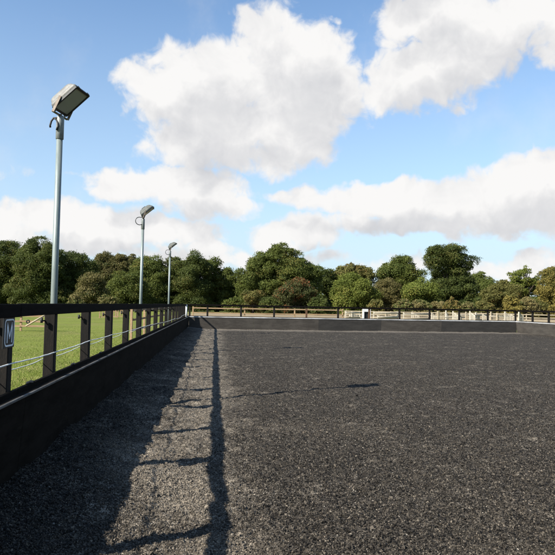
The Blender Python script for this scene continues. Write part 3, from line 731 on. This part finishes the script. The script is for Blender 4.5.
for T_ in TR:
    sparse = 'straggling' in T_[4]
    tree('bush' if 'bush at' in T_[4] else 'tree', T_[0], T_[1], T_[2], T_[3], T_[4], 'trees along the far side of the field', 'bush' if 'bush at' in T_[4] else 'tree',
         leaf=.112 if T_[1] < 125 else .13, gap=.34 if sparse else .22, dens=.8 if sparse else 1., lump=.75 if sparse else (1.0 if T_[3] in ('brown', 'olive', 'gold', 'red') else 1.2))
BU = [(76, 300, 8, 5, 'ochre'), (108, 300, 10, 5, 'ochre'), (233, 302, 9, 5, 'green'), (270, 302, 11, 5, 'dark'), (318, 302, 10, 5, 'dark'), (376, 303, 8, 5, 'olive'),
      (404, 304, 10, 4.5, 'ochre'), (420, 305, 12, 4.5, 'ochre'), (438, 305, 11, 4, 'ochre'), (452, 303, 9, 5.5, 'olive'), (468, 306, 10, 4.5, 'ochre'), (484, 306, 10, 5, 'olive'),
      (512, 303, 10, 7, 'gold'), (528, 304, 12, 6.5, 'ochre'), (541, 306, 9, 5, 'olive'), (560, 305, 12, 7, 'gold')]
bl = ['low tan bush beside the nearest mast, above the rail', 'low tan bush left of the middle mast, above the rail', 'low green shrub left of the yellow-green bush', 'low dark shrub under the big domed tree',
      'low dark shrub at the right foot of the reddish tree', 'low olive shrub between the round bright tree and the brownish tree', 'ochre shrub at the foot of the brownish olive tree', 'ochre shrub below the light green bushy tree', 'flat ochre shrub left of the olive shrub under the oak', 'olive shrub in front of the tall oak trunk',
      'ochre shrub at the right foot of the tall oak', 'olive shrub under the dim green tree', 'golden shrub below the bright straggling tree', 'ochre shrub between the straggling tree and the golden tree', 'olive shrub left of the golden tree foot', 'golden shrub at the right edge of the picture']
for i, (cx, cy, rx, ry, lk) in enumerate(BU):
    Y = 100 + (i % 3) * 2.5; k_ = Y / F; p = at(cx, cy, Y); org = Vector((p.x, Y, -.05))
    t = empty('shrub', org, 0, bl[i], 'shrub', 'low shrubs in front of the trees')
    bm = bmesh.new()
    for j in range(4): add_tube(bm, [(0, 0, 0), (random.uniform(-.5, .5), random.uniform(-.3, .3), .5), (random.uniform(-1, 1), random.uniform(-.5, .5), 1.)], [.05, .035, .015], 5)
    link('stems', fin_bm(bm, 'stems', True), M['bark'], t)
    hgt = max(p.z + ry * k_, .8)
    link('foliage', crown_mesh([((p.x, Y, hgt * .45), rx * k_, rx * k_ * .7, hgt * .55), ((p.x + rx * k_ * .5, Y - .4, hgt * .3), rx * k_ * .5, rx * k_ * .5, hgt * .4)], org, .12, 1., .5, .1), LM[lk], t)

# far woodland closing the view behind the trees (reads as one mass)
Cs = []
lob = []
for i in range(60):
    px = -330 + i * 19.5 + random.uniform(-6, 6); Y = 175 + random.uniform(-8, 12); k_ = Y / F
    top = 287 + random.uniform(-5, 6) + .019 * (px - 215); p = at(px, top, Y); hgt = p.z
    lob.append(((p.x, Y, hgt * .5), 15 * k_, 12 * k_ * .7, hgt * .52)); lob.append(((p.x, Y - 5, 1.6), 13 * k_, 3, 2.2))
me_ = crown_mesh(lob, (0, 0, 0), .34, .8, 2.0, .03)
tag(link('far_woodland', me_, LM['dark']), 'dark woodland mass closing the gaps behind the tree line', 'woodland', kind='stuff')

# grass blades on the field next to the left fence
NG = 150000
yg = 3.2 / (1 - rng.random(NG) * (1 - 3.2 / 40.)); xg = -1.74 - rng.gamma(1.3, 1.0 + .22 * yg, NG) * .55
ok = xg > -1.1 * yg - 1; yg, xg = yg[ok], xg[ok]; NG = len(yg)
ok2 = vn(xg, yg, 1.2, 21) + vn(xg, yg, .3, 22) * .6
hgt = np.clip((.035 + .045 * np.clip(ok2 + .3, 0, 1)) * rng.uniform(.5, 1.4, NG) * np.where(xg > -2.6, 2.0, 1.), .02, .24) * np.clip(1.25 - yg / 34, .35, 1)
wd_ = .0022 + .00028 * yg
th = rng.uniform(0, 2 * math.pi, NG); ln = rng.uniform(0, .7, NG) * hgt; th2 = rng.uniform(0, 2 * math.pi, NG)
b0 = np.stack([xg, yg, np.full(NG, -.062)], 1); dx = np.stack([np.cos(th), np.sin(th), np.zeros(NG)], 1) * wd_[:, None]
tip = b0 + np.stack([np.cos(th2) * ln, np.sin(th2) * ln, hgt], 1); mid_ = b0 * .5 + tip * .5 - np.stack([np.cos(th2) * ln, np.sin(th2) * ln, 0 * hgt], 1) * .15
V = np.stack([b0 - dx, b0 + dx, mid_ + dx * .7, tip, mid_ - dx * .7], 1)
Fg = (np.arange(NG) * 5)[:, None] + np.arange(5)[None]
me = np_mesh('grass_blades', V.reshape(-1, 3), Fg, False, {'tint': np.clip(rng.normal(.5, .25, NG), 0, 1), 'odd': np.clip(rng.random(NG) * .8 + (vn(xg, yg, 1.5, 30) + .5) * .4, 0, 1)})
tag(link('grass_blades', me, LM['grass']), 'rough green grass growing beside the left fence', 'grass', kind='stuff')

S.cycles.max_bounces = 6; S.cycles.transparent_max_bounces = 4
